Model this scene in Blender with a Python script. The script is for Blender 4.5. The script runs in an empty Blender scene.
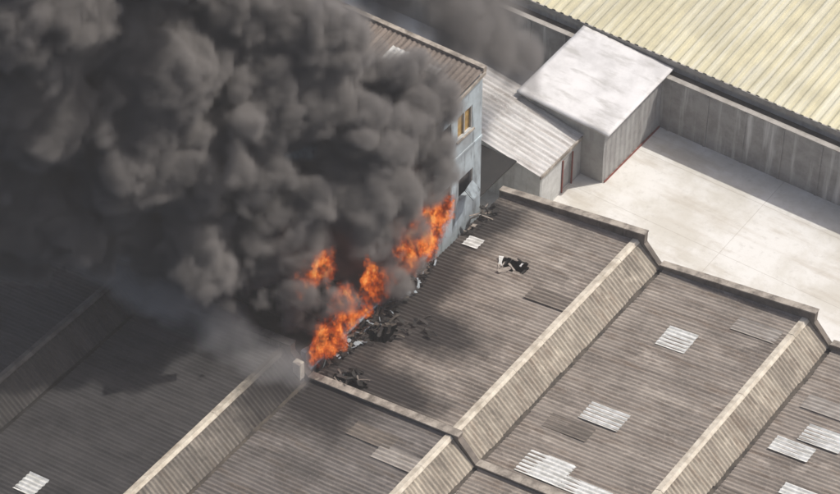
import bpy, bmesh, math, random
from mathutils import Vector, Matrix, noise as mnoise
random.seed(7)
S=bpy.context.scene
COL=S.collection
# ---------------------------------------------------------------- helpers
class NT:
    def __init__(s,tree): s.t=tree; s.n=tree.nodes; s.l=tree.links
    def node(s,typ,**kw):
        n=s.n.new(typ)
        for k,v in kw.items(): setattr(n,k,v)
        return n
    def put(s,sock,v):
        if isinstance(v,bpy.types.NodeSocket): s.l.new(v,sock)
        else: sock.default_value=v
    def m(s,op,a,b=None,c=None,clamp=False):
        n=s.n.new('ShaderNodeMath'); n.operation=op; n.use_clamp=clamp
        s.put(n.inputs[0],a)
        if b is not None: s.put(n.inputs[1],b)
        if c is not None: s.put(n.inputs[2],c)
        return n.outputs[0]
    def v(s,op,a,b=None,out=0):
        n=s.n.new('ShaderNodeVectorMath'); n.operation=op
        s.put(n.inputs[0],a)
        if b is not None:
            if op=='SCALE': s.put(n.inputs['Scale'],b)
            else: s.put(n.inputs[1],b)
        return n.outputs['Value'] if op in('LENGTH','DISTANCE','DOT_PRODUCT') else n.outputs[0]
    def noise(s,vec,scale,detail=4,rough=.55,color=False):
        n=s.n.new('ShaderNodeTexNoise'); s.put(n.inputs['Vector'],vec)
        n.inputs['Scale'].default_value=scale; n.inputs['Detail'].default_value=detail; n.inputs['Roughness'].default_value=rough
        return n.outputs['Color'] if color else n.outputs[0]
    def voro(s,vec,scale):
        n=s.n.new('ShaderNodeTexVoronoi'); s.put(n.inputs['Vector'],vec); n.inputs['Scale'].default_value=scale
        return n.outputs['Distance']
    def ramp(s,f,stops):
        n=s.n.new('ShaderNodeValToRGB'); s.put(n.inputs[0],f)
        e=n.color_ramp.elements
        while len(e)<len(stops): e.new(.5)
        for i,(p,c) in enumerate(stops):
            e[i].position=p; e[i].color=(c[0],c[1],c[2],1) if hasattr(c,'__len__') else (c,c,c,1)
        return n.outputs[0]
    def mix(s,f,a,b,mode='MIX'):
        n=s.n.new('ShaderNodeMix'); n.data_type='RGBA'; n.blend_type=mode
        s.put(n.inputs[0],f)
        for i,x in((6,a),(7,b)):
            if isinstance(x,tuple): n.inputs[i].default_value=(x[0],x[1],x[2],1)
            else: s.l.new(x,n.inputs[i])
        return n.outputs[2]
    def mapr(s,val,a,b,c=0,d=1):
        n=s.n.new('ShaderNodeMapRange'); n.interpolation_type='SMOOTHSTEP'
        s.put(n.inputs[0],val)
        for i,x in enumerate((a,b,c,d)): n.inputs[i+1].default_value=x
        return n.outputs[0]

def newmat(name):
    m=bpy.data.materials.new(name); m.use_nodes=True
    t=NT(m.node_tree); b=t.n['Principled BSDF']; b.inputs['Roughness'].default_value=.85
    b.inputs['Specular IOR Level'].default_value=.25
    return m,t,b
def pos(t): return t.node('ShaderNodeNewGeometry').outputs['Position']
def scl(t,vec,sx,sy,sz): return t.v('MULTIPLY',vec,(sx,sy,sz))

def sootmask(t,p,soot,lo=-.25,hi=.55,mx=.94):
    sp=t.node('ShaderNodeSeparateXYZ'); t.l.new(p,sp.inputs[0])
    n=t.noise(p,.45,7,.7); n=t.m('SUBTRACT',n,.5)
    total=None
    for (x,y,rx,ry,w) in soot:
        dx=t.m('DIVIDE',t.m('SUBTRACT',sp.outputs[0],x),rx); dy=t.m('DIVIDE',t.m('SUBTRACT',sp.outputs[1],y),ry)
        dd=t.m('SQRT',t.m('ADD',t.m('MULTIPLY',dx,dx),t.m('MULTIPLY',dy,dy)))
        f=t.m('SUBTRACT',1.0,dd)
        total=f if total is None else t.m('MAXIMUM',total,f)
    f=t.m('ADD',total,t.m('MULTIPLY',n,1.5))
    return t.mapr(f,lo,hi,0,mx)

def mat_plain(name,c1,c2,scale=1.2,rough=.85,metal=0,streak=None,soot=None):
    m,t,b=newmat(name); p=pos(t)
    n1=t.noise(p,scale,6,.65)
    col=t.mix(t.mapr(n1,.35,.68),c1,c2)
    if streak:
        n2=t.noise(scl(t,p,*streak[0]),1.0,5,.6)
        col=t.mix(t.m('MULTIPLY',t.mapr(n2,.5,.72),streak[2]),col,streak[1])
    if soot: col=t.mix(sootmask(t,p,soot),col,(.03,.027,.026))
    t.l.new(col,b.inputs['Base Color']); b.inputs['Roughness'].default_value=rough; b.inputs['Metallic'].default_value=metal
    return m

def mat_roof(name,c1,c2,dirt,along='X',sheet=(2.4,1.0),soot=None,rust=None,contrast=1.0):
    m,t,b=newmat(name); p=pos(t)
    if along=='Y': 
        sp=t.node('ShaderNodeSeparateXYZ'); t.l.new(p,sp.inputs[0]); cb=t.node('ShaderNodeCombineXYZ')
        t.l.new(sp.outputs[1],cb.inputs[0]); t.l.new(sp.outputs[0],cb.inputs[1]); q=cb.outputs[0]
    else: q=p
    br=t.node('ShaderNodeTexBrick'); t.l.new(q,br.inputs['Vector'])
    br.inputs['Scale'].default_value=1; br.inputs['Brick Width'].default_value=sheet[0]; br.inputs['Row Height'].default_value=sheet[1]
    br.inputs['Mortar Size'].default_value=.0; br.offset=0
    br.inputs['Color1'].default_value=(*c1,1); br.inputs['Color2'].default_value=(*c2,1); br.inputs['Bias'].default_value=-.1
    col=br.outputs['Color']
    st=t.noise(scl(t,q,.35,4.0,1),1.0,5,.65)
    col=t.mix(t.m('MULTIPLY',t.mapr(st,.42,.7),.75*contrast),col,dirt)
    bl=t.noise(p,.38,8,.74)
    col=t.mix(t.m('MULTIPLY',t.mapr(bl,.44,.70),.7*contrast),col,tuple(x*.7 for x in dirt))
    if rust:
        rs=t.noise(t.v('ADD',scl(t,q,.4,1.9,1),(13,5,0)),1.0,7,.72)
        col=t.mix(t.m('MULTIPLY',t.mapr(rs,.48,.7),.75),col,rust)
        pale=t.noise(t.v('ADD',scl(t,q,.6,1.1,1),(3,25,0)),.8,7,.74)
        col=t.mix(t.m('MULTIPLY',t.mapr(pale,.53,.70),.65),col,tuple(min(1,x*1.5) for x in c1))
    fine=t.noise(p,9,3,.7)
    col=t.mix(t.m('MULTIPLY',t.mapr(fine,.52,.8),.6),col,tuple(min(1,x*1.5) for x in c1))
    if soot: col=t.mix(sootmask(t,p,soot),col,(.028,.025,.024))
    t.l.new(col,b.inputs['Base Color']); b.inputs['Roughness'].default_value=.8
    return m

def link(o,parent=None):
    COL.objects.link(o)
    if parent: o.parent=parent
    return o
def empty(name,loc=(0,0,0)):
    e=bpy.data.objects.new(name,None); COL.objects.link(e); e.location=loc; e.empty_display_size=.5; return e
def meshobj(name,verts,faces,mat,parent=None,smooth=False):
    me=bpy.data.meshes.new(name); me.from_pydata([tuple(v) for v in verts],[],faces); me.update()
    if mat: me.materials.append(mat)
    if smooth: me.polygons.foreach_set('use_smooth',[True]*len(me.polygons))
    o=bpy.data.objects.new(name,me); return link(o,parent)
def box(name,x0,x1,y0,y1,z0,z1,mat,parent=None,bev=.0,rot=None):
    vs=[(x,y,z) for x in(x0,x1) for y in(y0,y1) for z in(z0,z1)]
    fs=[(0,1,3,2),(4,6,7,5),(0,4,5,1),(2,3,7,6),(0,2,6,4),(1,5,7,3)]
    if rot:
        c=Vector(((x0+x1)/2,(y0+y1)/2,(z0+z1)/2)); M=rot
        vs=[tuple(c+M@(Vector(v)-c)) for v in vs]
    o=meshobj(name,vs,fs,mat,parent)
    if bev>0:
        md=o.modifiers.new('b','BEVEL'); md.width=bev; md.segments=2
    return o
def extrude_profile(name,prof,y0,y1,mat,parent,axis='Y'):
    n=len(prof)
    if axis=='Y': vs=[(x,y0,z) for x,z in prof]+[(x,y1,z) for x,z in prof]
    else: vs=[(y0,x,z) for x,z in prof]+[(y1,x,z) for x,z in prof]
    fs=[tuple(range(n)),tuple(range(2*n-1,n-1,-1))]+[(i,i+n,(i+1)%n+n,(i+1)%n) for i in range(n)]
    o=meshobj(name,vs,fs,mat,parent)
    bm=bmesh.new(); bm.from_mesh(o.data); bmesh.ops.recalc_face_normals(bm,faces=bm.faces); bm.to_mesh(o.data); bm.free()
    return o
def corr(name,p0,U,V,mat,parent,pitch=.24,amp=.035,du=.4,holes=(),lap=2.4,seg=6,sag=.02,sharp=False,sheetw=1.0):
    p0=Vector(p0);U=Vector(U);V=Vector(V); lu=U.length; lv=V.length; u=U/lu; v=V/lv; n=u.cross(v).normalized()
    if n.z<0: n=-n
    nu=max(2,int(lu/du)); nv=int(lv/pitch*seg)
    vs=[];
    for i in range(nu+1):
        a=lu*i/nu
        for j in range(nv+1):
            b=lv*j/nv
            ph=b/pitch%1.0
            if sharp: w=1 if ph<.3 else (1-(ph-.3)/.12 if ph<.42 else (0 if ph<.88 else (ph-.88)/.12)); w=w*2-1
            else: w=math.cos(ph*2*math.pi)
            sh=math.floor(b/sheetw); co=math.floor(a/lap)
            rnd=mnoise.noise(Vector((sh*3.17+p0.x,co*7.3+p0.y,.5)))
            h=w*amp+.014*(a/lap%1.0)+rnd*.02+sag*mnoise.noise(Vector((a*.5+p0.x,b*.35+p0.y,1.7)))
            e=.05*mnoise.noise(Vector((sh*5.1+p0.x,p0.y,9.5))) if (i==nu or i==0) else 0
            vs.append(p0+u*(a+e)+v*b+n*h)
    fs=[]
    for i in range(nu):
        for j in range(nv):
            k=i*(nv+1)+j
            if holes:
                c=(vs[k]+vs[k+nv+2])/2; cut=False
                for (hx,hy,rx,ry) in holes:
                    q=((c.x-hx)/rx)**2+((c.y-hy)/ry)**2
                    if math.sqrt(q)+.55*mnoise.noise(Vector((c.x*1.6,c.y*1.9,hx)))<1: cut=True;break
                if cut: continue
            fs.append((k,k+1,k+nv+2,k+nv+1))
    return meshobj(name,vs,fs,mat,parent,smooth=not sharp)

# ---------------------------------------------------------------- materials
RC=((.285,.25,.215),(.22,.192,.165),(.125,.106,.09))
M_roof=mat_roof('fibre_cement_roof',*RC,rust=(.145,.108,.08))
M_roof1=mat_roof('fibre_cement_roof_soot_and_shade',*RC,rust=(.145,.108,.08),
    soot=[(0.0,-3,3.7,10,1),(3.2,-3.8,3.7,2.1,1),(2.6,-8.4,4.8,1.9,1),(.6,4.5,2.5,2.8,1)])  # fire soot, widened to paint in the smoke's shadow beside the wall
M_roofL=mat_roof('fibre_cement_roof_shaded',(.054,.051,.050),(.042,.040,.040),(.026,.025,.025))  # left roofs: part of the smoke shade is painted into this darker copy
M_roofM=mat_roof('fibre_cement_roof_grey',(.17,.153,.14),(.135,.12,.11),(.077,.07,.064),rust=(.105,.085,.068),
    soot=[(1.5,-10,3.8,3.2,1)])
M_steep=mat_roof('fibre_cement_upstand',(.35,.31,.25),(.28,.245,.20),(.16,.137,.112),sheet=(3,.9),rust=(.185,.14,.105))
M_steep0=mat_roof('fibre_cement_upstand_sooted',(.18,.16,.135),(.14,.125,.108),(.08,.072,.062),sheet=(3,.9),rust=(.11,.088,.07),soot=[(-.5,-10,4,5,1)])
M_steepL=mat_roof('fibre_cement_upstand_shaded',(.055,.05,.047),(.043,.04,.037),(.028,.026,.025),sheet=(3,.9))  # darker upstand copy, plume shade painted into the colour
M_cap=mat_plain('ridge_capping_cream',(.60,.55,.46),(.42,.37,.30),2.5,streak=((1,.6,1),(.22,.185,.14),.75))
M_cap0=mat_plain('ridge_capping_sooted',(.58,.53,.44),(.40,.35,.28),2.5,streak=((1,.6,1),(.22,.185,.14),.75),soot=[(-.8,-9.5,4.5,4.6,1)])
M_capL=mat_plain('ridge_capping_dark',(.12,.11,.10),(.065,.06,.055),1.5,streak=((1,.3,1),(.035,.03,.028),.8))  # darker capping colour for the leftmost ridge
M_gut=mat_plain('valley_gutter',(.10,.085,.07),(.04,.036,.032),1.5)
M_par=mat_plain('parapet_concrete',(.18,.155,.132),(.095,.083,.072),1.3,streak=((3,3,.4),(.05,.045,.04),.75))
M_cop=mat_plain('parapet_coping',(.37,.33,.28),(.17,.148,.125),1.8,streak=((1.5,1.5,1),(.085,.073,.062),.8))
M_copd=mat_plain('parapet_coping_sooted',(.09,.082,.076),(.035,.032,.03),1.8)
M_char=mat_plain('charred',(.03,.028,.026),(.012,.011,.01),2)
M_sky=mat_plain('fibreglass_skylight',(.64,.64,.62),(.44,.44,.41),3,.5,streak=((.5,5,1),(.27,.26,.23),.7))
M_sheetN=mat_plain('replacement_sheet',(.31,.285,.255),(.235,.21,.185),2,.7,streak=((.5,5,1),(.15,.13,.11),.7))
M_sheetD=mat_plain('stained_sheet',(.17,.145,.122),(.12,.104,.088),2,.8,streak=((.5,5,1),(.09,.078,.065),.6))
M_blue=mat_plain('blue_grey_render',(.42,.48,.51),(.30,.335,.355),.9,streak=((2.2,2.2,.35),(.10,.10,.10),.9))
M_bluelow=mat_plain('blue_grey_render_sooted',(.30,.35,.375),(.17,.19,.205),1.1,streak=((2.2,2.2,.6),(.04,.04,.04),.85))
M_brown=mat_roof('brown_metal_roof',(.22,.18,.15),(.16,.135,.115),(.085,.07,.058),along='Y',sheet=(2.0,.9))
m,t,b=newmat('yard_concrete'); p=pos(t)
n1=t.noise(p,.22,7,.66); n2=t.noise(p,2.5,5,.7); n3=t.noise(scl(t,p,.15,.7,1),1.0,6,.65)
c=t.mix(t.mapr(n1,.38,.62),(.62,.61,.58),(.50,.48,.43))
c=t.mix(t.m('MULTIPLY',t.mapr(n3,.48,.68),.6),c,(.40,.36,.30))
c=t.mix(t.m('MULTIPLY',t.mapr(n2,.5,.75),.35),c,(.33,.31,.28))
br=t.node('ShaderNodeTexBrick'); t.l.new(p,br.inputs['Vector']); br.offset=0
br.inputs['Scale'].default_value=1; br.inputs['Brick Width'].default_value=9.5; br.inputs['Row Height'].default_value=4.7; br.inputs['Mortar Size'].default_value=.02
c=t.mix(t.m('MULTIPLY',br.outputs['Fac'],.4),c,(.25,.22,.18))
t.l.new(c,b.inputs['Base Color']); M_conc=m
M_ground=mat_plain('ground_asphalt',(.09,.088,.085),(.06,.058,.056),.3)
M_wall=mat_plain('boundary_wall_concrete',(.32,.31,.295),(.225,.217,.205),.9,streak=((1.6,1.6,.12),(.60,.59,.57),.85))
M_wallcap=mat_plain('wall_capping',(.36,.34,.31),(.24,.225,.2),1.5)
m,t,b=newmat('cream_metal_roof'); p=pos(t)
n1=t.noise(p,.35,6,.65); n2=t.noise(scl(t,p,2.0,.12,1),1,5,.65)
c=t.mix(t.mapr(n1,.35,.65),(.54,.50,.34),(.42,.39,.27)); c=t.mix(t.m('MULTIPLY',t.mapr(n2,.42,.7),.6),c,(.60,.59,.50))
t.l.new(c,b.inputs['Base Color']); b.inputs['Roughness'].default_value=.6; M_yel=m
M_white=mat_plain('white_membrane',(.62,.61,.60),(.49,.48,.47),.6,.6,streak=((.5,1.5,1),(.34,.33,.31),.7))
M_shed=mat_roof('grey_metal_roof',(.52,.51,.495),(.40,.39,.375),(.28,.25,.225),along='X',sheet=(4.2,1.6))
M_shedwall=mat_plain('pale_metal_wall',(.55,.55,.53),(.42,.42,.405),1,streak=((2,2,.3),(.25,.24,.22),.5))
M_greywall=mat_plain('grey_metal_wall',(.36,.355,.34),(.28,.27,.26),1,streak=((2,2,.3),(.17,.16,.15),.5))
M_red=mat_plain('red_painted_steel',(.22,.06,.045),(.15,.05,.04),4,.6)
M_frame=mat_plain('window_frame_white',(.5,.5,.48),(.4,.4,.38),4)
M_amber=mat_plain('window_amber_pane',(.42,.27,.08),(.25,.15,.05),3,.35)  # flat amber colour for the window pane
M_dark=mat_plain('dark_interior',(.02,.02,.02),(.03,.028,.026),1)

# ---------------------------------------------------------------- ground
meshobj('ground',[(-900,-900,-.02),(900,-900,-.02),(900,900,-.02),(-900,900,-.02)],[(0,1,2,3)],M_ground)
meshobj('concrete_yard',[(-30,6,.0),(60,6,.0),(60,22,.0),(-30,22,.0)],[(0,1,2,3)],M_conc)

# ---------------------------------------------------------------- sawtooth factory
RZ=6.0; VZ=4.8; ST=1.4
ridges=[-20.4,-10.75,-1.1,8.6,18.2,27.8,37.4]
Y0,Y1,Y2=-36.0,-9.4,6.8
fac=empty('sawtooth_factory')
holes1=[(4.2,2.1,.85,.45),(1.5,-5.2,.7,.6),(2.2,-8.7,.9,.35)]
def steep(i,y0,y1,smat,left):
    xr=ridges[i]
    corr('upstand_sheeting',(xr+.02,y0,RZ-.02),(ST-.12,0,-(RZ-VZ)+.05),(0,y1-y0,0),smat,fac,pitch=.24,amp=.035,du=.35,lap=9)
    y=y0
    while y<y1-.05:
        e=min(y1,y+2.4+random.uniform(-.1,.1)); dz=random.uniform(-.012,.012)
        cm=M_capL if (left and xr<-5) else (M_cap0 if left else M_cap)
        extrude_profile('ridge_capping',[(xr-.28,RZ+dz),(xr-.28,RZ+.05+dz),(xr,RZ+.12+dz),(xr+.13,RZ-.01+dz),(xr+.12,RZ-.07+dz)],y,e-.012,cm,fac)
        y=e
    extrude_profile('valley_gutter',[(xr+ST-.2,VZ-.12),(xr+ST-.2,VZ+.03),(xr+ST-.12,VZ-.05),(xr+ST+.1,VZ-.05),(xr+ST+.2,VZ+.04),(xr+ST+.22,VZ-.12)],y0,y1,M_char if xr<-5 else M_gut,fac)
def bay(i,y0,y1,mat,smat,holes=(),left=False):
    xr=ridges[i]; xv=ridges[i-1]+ST
    corr('roof_slope',(xv+.12,y0,VZ+.05),(xr-xv-.12,0,RZ-VZ-.05),(0,y1-y0,0),mat,fac,holes=holes,du=.2 if holes else .4,amp=.018 if left else .03)
    steep(i,y0,y1,smat,left)
for i in (3,4,5,6):
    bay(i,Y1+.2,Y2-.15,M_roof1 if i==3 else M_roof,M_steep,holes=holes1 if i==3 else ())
for i in range(1,7):
    left=i<=2
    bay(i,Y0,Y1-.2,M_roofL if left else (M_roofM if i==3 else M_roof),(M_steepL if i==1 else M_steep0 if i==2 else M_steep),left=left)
def parapet(name,ya,yb,i_list,up_v,up_r,zb,cm=None):
    for i in i_list:
        xr=ridges[i]; xv=ridges[i-1]+ST
        prof=[(xv-.02,zb),(xv-.02,VZ+up_v),(xr+.38,RZ+up_r),(xr+.38,RZ+.02),(xr+ST-.03,VZ+.16),(xr+ST-.03,zb)]
        extrude_profile(name,prof,ya,yb,M_par,fac)
        h=.07; N=7
        for k in range(N):
            xa=xv-.02+(xr+.43-xv)*k/N; xb=xv-.02+(xr+.43-xv)*(k+1)/N-.012
            z=lambda x: VZ+up_v+(x-xv)/(xr+.4-xv)*(RZ-VZ+up_r-up_v)
            d=random.uniform(0,.012)
            extrude_profile('parapet_coping',[(xa,z(xa)+.003+d),(xa,z(xa)+h+d),(xb,z(xb)+h+d),(xb,z(xb)+.003+d)],ya-.05,yb+.05,cm or M_cop,fac)
parapet('end_parapet_wall',Y2-.15,Y2+.15,(3,4,5,6),.30,.62,0)
parapet('party_wall',Y1-.17,Y1+.17,(1,2),.30,.45,0,M_copd)
parapet('party_wall',Y1-.17,Y1+.17,(3,4,5,6),.14,.22,0)
box('factory_floor',-20,38,Y0,Y2-.2,.05,.1,M_dark,fac)
box('side_wall',38.8,39,Y0,Y2,0,4.8,M_par,fac)
box('side_wall',-31,-30.8,Y0,Y1,0,4.8,M_par,fac)
box('end_wall',-31,39,Y0-.2,Y0,0,4.8,M_par,fac)
for y in (-7.9,-5,-2.1,1.2,2.6,4.2):
    box('rafter',.6,8.3,y-.06,y+.06,4.3,4.5,M_char,fac,rot=Matrix.Rotation(-math.atan2(1.15,8),3,'Y'))
for x in (2.0,3.6,4.8,6.2):
    zz=VZ+(x-.1)/8.2*1.2-.16
    box('purlin',x-.05,x+.05,Y1+.2,Y2-.2,zz-.1,zz,M_char,fac)

def skylight(x0,x1,y0,y1,mat=None,name='skylight_sheet'):
    xm=(x0+x1)/2
    for k in range(1,7):
        if ridges[k-1]+ST<=xm<=ridges[k]: xv=ridges[k-1]+ST; xr=ridges[k]
    z=lambda x: VZ+.05+(x-xv-.12)/(xr-xv-.12)*(RZ-VZ-.05)+.04
    corr(name,(x0,y0,z(x0)),(x1-x0,0,z(x1)-z(x0)),(0,y1-y0,0),mat or M_sky,fac,pitch=.24,amp=.03,du=.3)
skylight(12.7,14.3,1.65,3.15)
skylight(12.3,14.4,-4.5,-3.25)
skylight(11.6,14.0,-8.9,-7.3); skylight(14.0,16.4,-8.9,-8.0)
skylight(20.4,22.4,-.9,.1); skylight(21.3,23.4,.3,1.5); skylight(22.2,24.0,-3.2,-2.4)
skylight(-6.2,-5.0,-23.2,-22.0); skylight(.9,1.8,2.3,3.1)
for (x,y) in ((15.3,4.3),(6.1,-12.5),(20.3,2.3)):
    skylight(x,x+2.38,y,y+.97,M_sheetN,'replacement_sheet')
for (x,y) in ((6.0,.3),(11.1,-5.8),(4.2,-11.8),(19.9,-5)):
    skylight(x,x+2.38,y,y+.97,M_sheetD,'stained_sheet')

def debris(name,cx,cy,cz,n,spread,size,mats,parent=None,tilt=.35,sy=1.0):
    vs=[];fs=[];mi=[]
    me=bpy.data.meshes.new(name)
    for m_ in mats: me.materials.append(m_)
    for k in range(n):
        a=random.random()*6.28; r=spread*math.sqrt(random.random())
        c=Vector((cx+math.cos(a)*r,cy+math.sin(a)*r*sy,cz+random.random()*.12+math.cos(a)*r*.13))
        R=Matrix.Rotation(random.uniform(-tilt,tilt),3,'X')@Matrix.Rotation(random.uniform(-tilt,tilt),3,'Y')@Matrix.Rotation(random.random()*6.28,3,'Z')
        L=size*random.uniform(.4,1.5); W=size*random.uniform(.06,.5); bend=random.uniform(-.4,.4)
        b0=len(vs)
        for i in range(5):
            for j in range(3):
                x=(i/4-.5)*L; y=(j/2-.5)*W*(1+.3*math.sin(i*2.1+k)); z=bend*(x*x/L)*2
                vs.append(c+R@Vector((x,y,z)))
        for i in range(4):
            for j in range(2):
                q=b0+i*3+j; fs.append((q,q+1,q+4,q+3)); mi.append(k%len(mats))
    me.from_pydata([tuple(v) for v in vs],[],fs); me.update()
    me.polygons.foreach_set('material_index',mi)
    o=bpy.data.objects.new(name,me); link(o,parent)
    md=o.modifiers.new('s','SOLIDIFY'); md.thickness=.02
    return o
debris('roof_debris',1.3,-5.0,5.1,26,1.2,.5,[M_char,M_char,M_roof1,M_gut])
debris('roof_debris',2.9,-3.9,5.28,12,.9,.4,[M_char,M_roof1])
debris('roof_debris',2.2,-8.6,5.16,20,1.2,.45,[M_char,M_char,M_par,M_roof1],sy=.5)
debris('roof_debris',4.1,2.0,5.38,8,.65,.6,[M_roof,M_sky,M_char,M_roof])
debris('roof_debris',.6,-4,4.98,150,.5,.45,[M_char,M_gut,M_bluelow,M_char],sy=9)
debris('roof_debris',.7,4.4,5.0,22,.5,.5,[M_roof,M_char,M_gut,M_char],sy=2.6)

# ---------------------------------------------------------------- burning building low wall
bb=empty('burnt_building')
def jag_wall(name,ya,yb,x0,x1,z0,ztop,j,mat,parent,step=.22):
    n=int((yb-ya)/step); prof=[(ya,z0)]
    for i in range(n+1):
        y=ya+(yb-ya)*i/n
        prof.append((y,ztop+j*mnoise.noise(Vector((y*.9,3.1,0)))+j*.4*mnoise.noise(Vector((y*3.9,1.1,0)))))
    prof.append((yb,z0))
    return extrude_profile(name,prof,x0,x1,mat,parent,axis='X')
jag_wall('side_wall',Y1+.2,1.48,-.42,-.12,0,6.0,.4,M_bluelow,bb)
box('wall_ledge',-.12,.16,Y1+.2,1.4,5.02,5.16,M_blue,bb,.02)
box('upper_floor',-16,-.45,Y1+.2,1.45,4.2,4.4,M_char,bb)
for k in range(9):
    y=Y1+.8+k*1.15
    box('roof_beam',-6,-.5,y-.08,y+.08,5.2,5.4,M_char,bb,rot=Matrix.Rotation(random.uniform(-.15,.1),3,'Y')@Matrix.Rotation(random.uniform(-.15,.15),3,'Z'))
for k in range(6):
    y=-8.9+k*1.75
    box('wall_pier',-.11,.02,y,y+.3,5.17,5.9,M_bluelow,bb)
box('corner_post',-.35,.1,-9.95,-9.6,4.6,5.9,M_cap,bb,.02)
box('far_wall',-16.3,-16,Y1+.2,1.45,0,6.5,M_bluelow,bb)

# ---------------------------------------------------------------- two-storey building
tb=empty('two_storey_building')
TY0,TY1,TX0,TX1,TZ=1.5,5.6,-16.3,-.2,13.1
def wallX(name,x0,x1,ya,yb,za,zb,ops,mat,parent):
    ys=sorted({ya,yb,*[o[0] for o in ops],*[o[1] for o in ops]}); zs=sorted({za,zb,*[o[2] for o in ops],*[o[3] for o in ops]})
    for a,b_ in zip(ys,ys[1:]):
        run=None
        for c_,d_ in zip(zs,zs[1:]):
            hit=any(o[0]<=a and o[1]>=b_ and o[2]<=c_ and o[3]>=d_ for o in ops)
            if not hit:
                if run is None: run=[c_,d_]
                else: run[1]=d_
            elif run: box(name,x0,x1,a,b_,run[0],run[1],mat,parent); run=None
        if run: box(name,x0,x1,a,b_,run[0],run[1],mat,parent)
ops=[(3.45,4.75,10.4,11.9),(1.9,2.9,10.4,11.9),(3.6,4.9,6.2,7.7),(1.8,3.0,6.2,7.9)]
wallX('side_wall',TX1-.25,TX1,TY0,TY1,0,TZ,ops,M_blue,tb)
box('rear_wall',TX0,TX1-.25,TY1-.25,TY1,0,TZ,M_blue,tb)
box('front_wall',TX0,TX1-.25,TY0,TY0+.25,0,TZ,M_bluelow,tb)
box('end_wall',TX0-.2,TX0,TY0,TY1,0,TZ,M_blue,tb)
box('floor_slab',TX0+.1,TX1-.3,TY0+.3,TY1-.3,9.3,9.5,M_dark,tb)
for (ya,yb,za,zb) in ops[:1]:
    box('window_pane',TX1-.16,TX1-.13,ya,yb,za,zb,M_amber,tb)
    for f in ((ya,ya+.07,za,zb),(yb-.07,yb,za,zb),(ya+.07,yb-.07,za,za+.07),(ya+.07,yb-.07,zb-.07,zb),((ya+yb)/2-.03,(ya+yb)/2+.03,za+.07,zb-.07)):
        box('window_frame',TX1-.12,TX1-.03,*f,M_frame,tb)
    box('window_sill',TX1,TX1+.1,ya-.1,yb+.1,za-.1,za-.01,M_cop,tb)
for (ya,yb,za,zb) in ops[2:]:
    for f in ((ya,ya+.06,za,zb),(yb-.06,yb,za,zb),(ya+.06,yb-.06,zb-.06,zb)):
        box('window_frame',TX1-.12,TX1-.03,*f,M_frame,tb)
box('open_sash',TX1+.05,TX1+.75,3.9,4.7,6.75,6.8,M_bluelow,tb,rot=Matrix.Rotation(.9,3,'Y')@Matrix.Rotation(.2,3,'Z'))
box('string_course',TX1+.002,TX1+.06,TY0,TY1,9.25,9.4,M_blue,tb)
corr('roof_sheeting',(TX0-.2,TY0-.2,TZ+.02),(0,TY1-TY0+.2,.45),(TX1-TX0+.3,0,0),M_brown,tb,pitch=.3,amp=.03,lap=2.0,sheetw=.9)
box('roof_edge_capping',TX0-.3,TX1+.1,TY1-.1,TY1+.2,TZ+.25,TZ+.62,M_cop,tb,.02)
box('roof_verge',TX1+.11,TX1+.2,TY0-.2,TY1,TZ+.0,TZ+.17,M_cop,tb,rot=Matrix.Rotation(.11,3,'X'))
def bskin(x0,x1,y0,y1,mat):
    z=lambda y: TZ+.02+(y-TY0+.2)/(TY1-TY0+.2)*.45+.05
    corr('roof_patch',(x0,y0,z(y0)),(0,y1-y0,z(y1)-z(y0)),(x1-x0,0,0),mat,tb,pitch=.3,amp=.03,sheetw=.9)
bskin(-4.9,-3.9,3.2,4.6,M_sky); bskin(-2.6,-1.9,4.0,4.5,M_shed); bskin(-7.5,-6.5,2.5,3.4,M_shed)

# ---------------------------------------------------------------- grey lean-to shed
ls=empty('lean_to_shed')
corr('roof_sheeting',(.1,10.9,2.85),(-4.2,0,.75),(0,4.9,0),M_shed,ls,pitch=.35,amp=.03,sheetw=1.6,lap=4.2)
corr('roof_sheeting_rear',(-4.05,10.9,3.66),(-4.2,0,.6),(0,4.9,0),M_shed,ls,pitch=.35,amp=.03,sheetw=1.6,lap=4.2)
extrude_profile('front_wall',[(-8,0),(-8,4.1),(-.02,2.72),(-.02,0)],11.1,11.2,M_shedwall,ls)
box('side_wall',-.12,0,11.2,13.3,0,2.72,M_shedwall,ls)
box('side_door',-.2,-.1,13.3,14.2,0,2.3,M_greywall,ls)
box('door_head',-.12,0,13.3,14.2,2.3,2.72,M_shedwall,ls)
box('side_wall',-.12,0,14.2,15.15,0,2.72,M_greywall,ls)
box('door_post',-.0,.07,13.23,13.3,0,2.3,M_red,ls)
box('door_post',-.0,.07,14.2,14.27,0,2.3,M_red,ls)
box('barge_board',.1,.18,10.85,15.0,2.72,2.92,M_cop,ls)
box('porch_roof',-7.5,-1.4,7.2,10.85,3.2,3.3,M_dark,ls)

# ---------------------------------------------------------------- white roofed shed
ws=empty('white_roofed_shed')
n=24; vs=[];fs=[]
for i in range(n+1):
    for j in range(n+1):
        fx=i/n; fy=j/n
        x=-4.2+5.95*fx; y=15.0+6.75*fy
        vs.append((x,y,3.72+.30*(1-fx)+.25*fy+.03*mnoise.noise(Vector((x*1.2,y*.6,0)))))
for i in range(n):
    for j in range(n): k=i*(n+1)+j; fs.append((k,k+n+1,k+n+2,k+1))
o=meshobj('roof_membrane',vs,fs,M_white,ws,True)
md=o.modifiers.new('s','SOLIDIFY'); md.thickness=.12; md.offset=-1
corr('side_wall',(1.42,15.25,.0),(0,0,3.6),(0,5.85,0),M_greywall,ws,pitch=.5,amp=.02,sharp=True)
box('front_wall',-4,1.38,15.22,15.3,0,3.6,M_greywall,ws)
box('side_lining',1.2,1.36,15.3,21.1,0,3.6,M_dark,ws)
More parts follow.
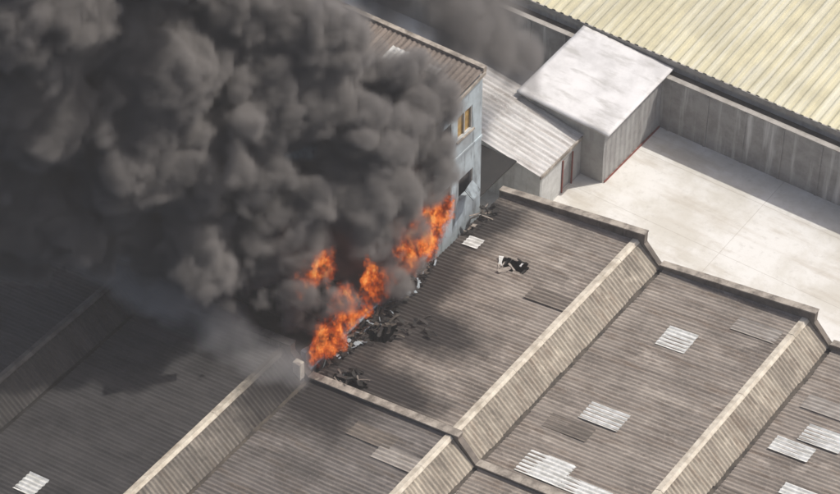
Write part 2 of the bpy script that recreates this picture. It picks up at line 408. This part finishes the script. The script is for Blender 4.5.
box('base_rail',1.47,1.53,15.3,21.1,.02,.1,M_red,ws)

# ---------------------------------------------------------------- boundary wall
bw=empty('boundary_wall')
box('wall_face',-40,60,21.15,21.4,0,3.6,M_wall,bw)
k=-38
while k<60:
    box('pilaster',k,k+.14,21.1,21.147,0,3.55,M_wall,bw); k+=2.35
box('capping',-40,60,21.08,21.45,3.603,3.68,M_wallcap,bw,.02)
yw=empty('cream_roofed_warehouse')
box('front_wall',-40,60,21.9,22.1,0,4.2,M_greywall,yw)
box('box_gutter',-40,60,21.46,21.9,3.4,3.6,M_gut,yw)
box('eaves_trim',-40,60,21.82,21.9,4.0,4.35,M_wallcap,yw)
corr('roof_sheeting',(-30,21.85,4.38),(0,40,3.2),(75,0,0),M_yel,yw,pitch=.55,amp=.04,sharp=True,lap=50,sheetw=1.65,du=2,seg=8)
box('body',-40,60,22.1,61,0,4.0,M_greywall,yw)

# ---------------------------------------------------------------- smoke (voxel volumes)
RA=math.radians(35.5)
def gnvol(name,mat,lo,hi,res,build,rotz=0,loc=(0,0,0)):
    me=bpy.data.meshes.new(name); o=bpy.data.objects.new(name,me); COL.objects.link(o)
    o.rotation_euler=(0,0,rotz); o.location=loc
    g=bpy.data.node_groups.new(name,'GeometryNodeTree'); g.interface.new_socket('Geometry',in_out='OUTPUT',socket_type='NodeSocketGeometry')
    t=NT(g); P=t.node('GeometryNodeInputPosition').outputs[0]
    d=build(t,P)
    vc=t.node('GeometryNodeVolumeCube'); t.l.new(d,vc.inputs['Density'])
    vc.inputs['Background'].default_value=0
    vc.inputs['Min'].default_value=lo; vc.inputs['Max'].default_value=hi
    for i,a in enumerate('XYZ'): vc.inputs['Resolution '+a].default_value=int((hi[i]-lo[i])/res)
    sm=t.node('GeometryNodeSetMaterial'); t.l.new(vc.outputs[0],sm.inputs[0]); sm.inputs['Material'].default_value=mat
    out=t.node('NodeGroupOutput'); t.l.new(sm.outputs[0],out.inputs[0])
    md=o.modifiers.new('gn','NODES'); md.node_group=g
    me.materials.append(mat)
    return o
def blobs(t,P,L,k=.8):
    cur=None
    for (c,r) in L:
        if not hasattr(r,'__len__'): r=(r,r,r)
        q=t.v('DIVIDE',t.v('SUBTRACT',P,tuple(c)),tuple(r))
        s_=t.m('MULTIPLY',t.m('SUBTRACT',1.0,t.v('LENGTH',q)),min(r))
        if cur is None: cur=s_
        else:
            n=t.n.new('ShaderNodeMath'); n.operation='SMOOTH_MAX'; t.l.new(cur,n.inputs[0]); t.l.new(s_,n.inputs[1]); n.inputs[2].default_value=k; cur=n.outputs[0]
    return cur
def smoke_field(L,amp=1.0,edge=.45,seed=0,off=0):
    def f(t,P):
        w=t.v('SCALE',t.v('SUBTRACT',t.noise(t.v('ADD',P,(seed,0,0)),.22,3,.5,True),(.5,.5,.5)),3.0)
        w2=t.v('SCALE',t.v('SUBTRACT',t.noise(P,.9,2,.5,True),(.5,.5,.5)),.8)
        Q=t.v('ADD',t.v('ADD',P,w),w2)
        b=t.m('ADD',blobs(t,Q,L),off)
        def dome(s,a):
            v=t.voro(Q,s); return t.m('MULTIPLY',t.m('SUBTRACT',.32,t.m('MULTIPLY',v,v)),a)
        d=t.m('ADD',b,dome(.24,3.0*amp)); d=t.m('ADD',d,dome(.55,1.7*amp)); d=t.m('ADD',d,dome(1.2,.75*amp))
        n=t.m('MULTIPLY',t.m('SUBTRACT',t.noise(Q,2.0,3,.6),.5),.8*amp)
        d=t.m('ADD',d,n)
        return t.m('DIVIDE',d,edge,clamp=True)
    return f
def volmat(name,col,dens,step=2.0,aniso=0.0):
    m=bpy.data.materials.new(name); m.use_nodes=True; t=NT(m.node_tree); t.n.clear()
    pv=t.node('ShaderNodeVolumePrincipled'); pv.inputs['Color'].default_value=(*col,1); pv.inputs['Density'].default_value=dens; pv.inputs['Anisotropy'].default_value=aniso
    o=t.node('ShaderNodeOutputMaterial'); t.l.new(pv.outputs[0],o.inputs['Volume'])
    m.cycles.volume_step_rate=step
    return m
L=[((.25,.7,12.0),1.8),((-1.4,1.3,13.8),2.4),((-1.3,-.9,10.9),1.7),((-3.9,-1.9,11),2.9),((-4.4,-4.3,9.3),1.6),((-6.3,-4.8,8.3),1.6),
   ((-8.4,-3,9.2),2.6),((-5.1,0,15.5),3.5),((-6.1,.2,20),3.1),((-9.2,-1.5,16),4.6),((-10.8,-4.1,11),2.6),((-9.2,-.5,21),4.0),
   ((-14.6,-3.6,18),4.6),((-15,-4,13),2.8),((-18.7,-4.3,16),4.2),((-18,-3.5,21.5),5),((-13.5,-1.6,22.5),4.6),((-18.7,-4.5,12.3),2.5),
   ((-23,-4,17),5),((-24,-3,23),5),((-5.2,-1.5,7.5),2.6),((-3.2,-1.2,7.2),1.8),
   ((-12,-2,28),4.6),((-18,-5,28),5.5),((-25,-6,28),5.5),((-1.9,-2.8,9.2),.95),((-3.4,-4.6,8.7),.9)]  # top blobs sit out of view, added to lengthen the plume's shadow
M_smoke=volmat('dark_smoke',(.47,.44,.42),2.9,2.8)
gnvol('smoke_plume',M_smoke,(-29,-12,5),(3.2,5.5,32),.2,smoke_field(L,edge=.5),RA)
M_thin=volmat('thin_smoke',(.95,.92,.91),1.4,2.0)
L2=[((-3.8,-10.6,6.7),(2.6,.9,.9)),((-7.2,-11.2,7.9),(2.8,1.1,1.1)),((-11.3,-11.2,9.0),(2.8,1.2,1.3)),((-1.2,-10.4,5.7),(1.1,.6,.6))]
gnvol('drifting_smoke',M_thin,(-16,-14,4.9),(1,-8,12),.2,smoke_field(L2,.35,1.9,5,.4),0)
M_thin2=volmat('grey_smoke',(.50,.47,.45),1.1,2.0)
L3=[((3.7,12.5,9.6),1.6),((5.3,13,7.6),1.2),((2.2,12.3,11.6),2.1),((.2,12,13.5),2.4),((-2,12,15),2.4),((6.3,14,5.8),.8)]
gnvol('rear_smoke',M_thin2,(-5.5,8.5,3.5),(8,17,18),.22,smoke_field(L3,.9,1.1,9,.3),RA)
hm=bpy.data.materials.new('haze'); hm.use_nodes=True; t=NT(hm.node_tree); t.n.clear()
vs_=t.node('ShaderNodeVolumeScatter'); vs_.inputs[0].default_value=(1,.97,.94,1); vs_.inputs[1].default_value=.00045
o_=t.node('ShaderNodeOutputMaterial'); t.l.new(vs_.outputs[0],o_.inputs['Volume'])
box('sky_haze',-250,250,-250,250,-1,130,hm)

# ---------------------------------------------------------------- flames
m=bpy.data.materials.new('flame'); m.use_nodes=True; t=NT(m.node_tree); t.n.clear(); m.cycles.volume_step_rate=2.0
at=t.node('ShaderNodeAttribute'); at.attribute_name='density'
D=at.outputs['Fac']
P=t.node('ShaderNodeNewGeometry').outputs['Position']
P=t.v('MULTIPLY',P,(1,1,.55))
nz=t.noise(t.v('ADD',P,t.v('SCALE',t.noise(P,1.4,2,.5,True),1.2)),2.0,4,.65)
h=t.mapr(nz,.40,.63)
h=t.m('MULTIPLY',h,t.m('ADD',.4,t.m('MULTIPLY',D,.6)))
colr=t.ramp(h,[(0,(.05,.007,.002)),(.22,(.45,.055,.008)),(.6,(.95,.22,.028)),(1,(1,.60,.18))])
em=t.node('ShaderNodeEmission'); t.l.new(colr,em.inputs[0]); t.l.new(t.m('MULTIPLY',D,8.0),em.inputs[1])
ab=t.node('ShaderNodeVolumeAbsorption'); ab.inputs[0].default_value=(0,0,0,1); t.l.new(t.m('MULTIPLY',D,7.5),ab.inputs[1])
ad=t.node('ShaderNodeAddShader'); t.l.new(em.outputs[0],ad.inputs[0]); t.l.new(ab.outputs[0],ad.inputs[1])
ou=t.node('ShaderNodeOutputMaterial'); t.l.new(ad.outputs[0],ou.inputs['Volume'])
FL=[((.4,.2,7.6),(.5,.85,1.9)),((.4,-1.0,6.9),(.4,.8,1.2)),((.6,-2.6,9.1),(.4,.45,1.1)),((.35,-3.9,6.6),(.35,.6,.8)),((.3,-2.3,6.0),(.3,.7,.35)),
    ((.4,-6.9,7.3),(.5,.7,1.5)),((.4,-8.1,6.4),(.45,.8,1.0)),((.3,-5.4,6.1),(.3,.7,.4)),((-.9,-6.8,9.3),(.45,.8,.8)),((.5,-4.8,8.0),(.3,.4,.8)),((.3,-9.0,5.7),(.3,.35,.5)),((.4,1.4,7.4),(.35,.45,1.2)),((-1.6,-7.6,8.6),(.4,.55,.5))]
def fire(t,P):
    A=t.v('MULTIPLY',P,(1,1,.6))
    w=t.v('SCALE',t.v('SUBTRACT',t.noise(A,1.1,4,.65,True),(.5,.5,.5)),2.0)
    Q=t.v('ADD',P,w)
    b=blobs(t,Q,FL,.12)
    r=t.noise(t.v('MULTIPLY',t.v('ADD',P,t.v('SCALE',w,1.2)),(1,1,.5)),2.2,4,.65)
    rid=t.m('SUBTRACT',.40,t.m('MULTIPLY',t.m('ABSOLUTE',t.m('SUBTRACT',r,.5)),6.2))
    d=t.m('ADD',t.m('MULTIPLY',b,1.8),t.m('MULTIPLY',rid,1.1))
    return t.m('MULTIPLY',t.m('SUBTRACT',d,.1),2.4,clamp=True)
gnvol('flames',m,(-2.6,-10.2,4.9),(1.9,2.6,11.4),.075,fire)

# ---------------------------------------------------------------- sun, sky, camera
ts=Vector((.36,.44,.82)).normalized()
el=math.asin(ts.z); az=math.atan2(ts.x,ts.y)
sd=bpy.data.lights.new('sun','SUN'); sd.energy=3.8; sd.angle=math.radians(.5); sd.color=(1,.95,.885)
so=bpy.data.objects.new('sun',sd); COL.objects.link(so); so.rotation_euler=(-ts).to_track_quat('-Z','Y').to_euler(); so.location=(20,40,60)
W=bpy.data.worlds.new('World'); S.world=W; W.use_nodes=True
t=NT(W.node_tree); sk=t.node('ShaderNodeTexSky'); sk.sky_type='NISHITA'; sk.sun_disc=False; sk.sun_elevation=el; sk.sun_rotation=az; sk.dust_density=5; sk.air_density=.9
bg=t.n['Background']; t.l.new(sk.outputs[0],bg.inputs[0]); bg.inputs[1].default_value=.14
cd=bpy.data.cameras.new('camera'); cd.lens=105; cd.sensor_width=36; cd.clip_end=3000
co=bpy.data.objects.new('camera',cd); COL.objects.link(co)
co.location=(51.8,-72.6,89.2)
co.rotation_euler=(Vector((0,0,6))-Vector(co.location)).to_track_quat('-Z','Y').to_euler()
S.camera=co
S.view_settings.view_transform='Standard'; S.view_settings.look='None'; S.view_settings.exposure=0
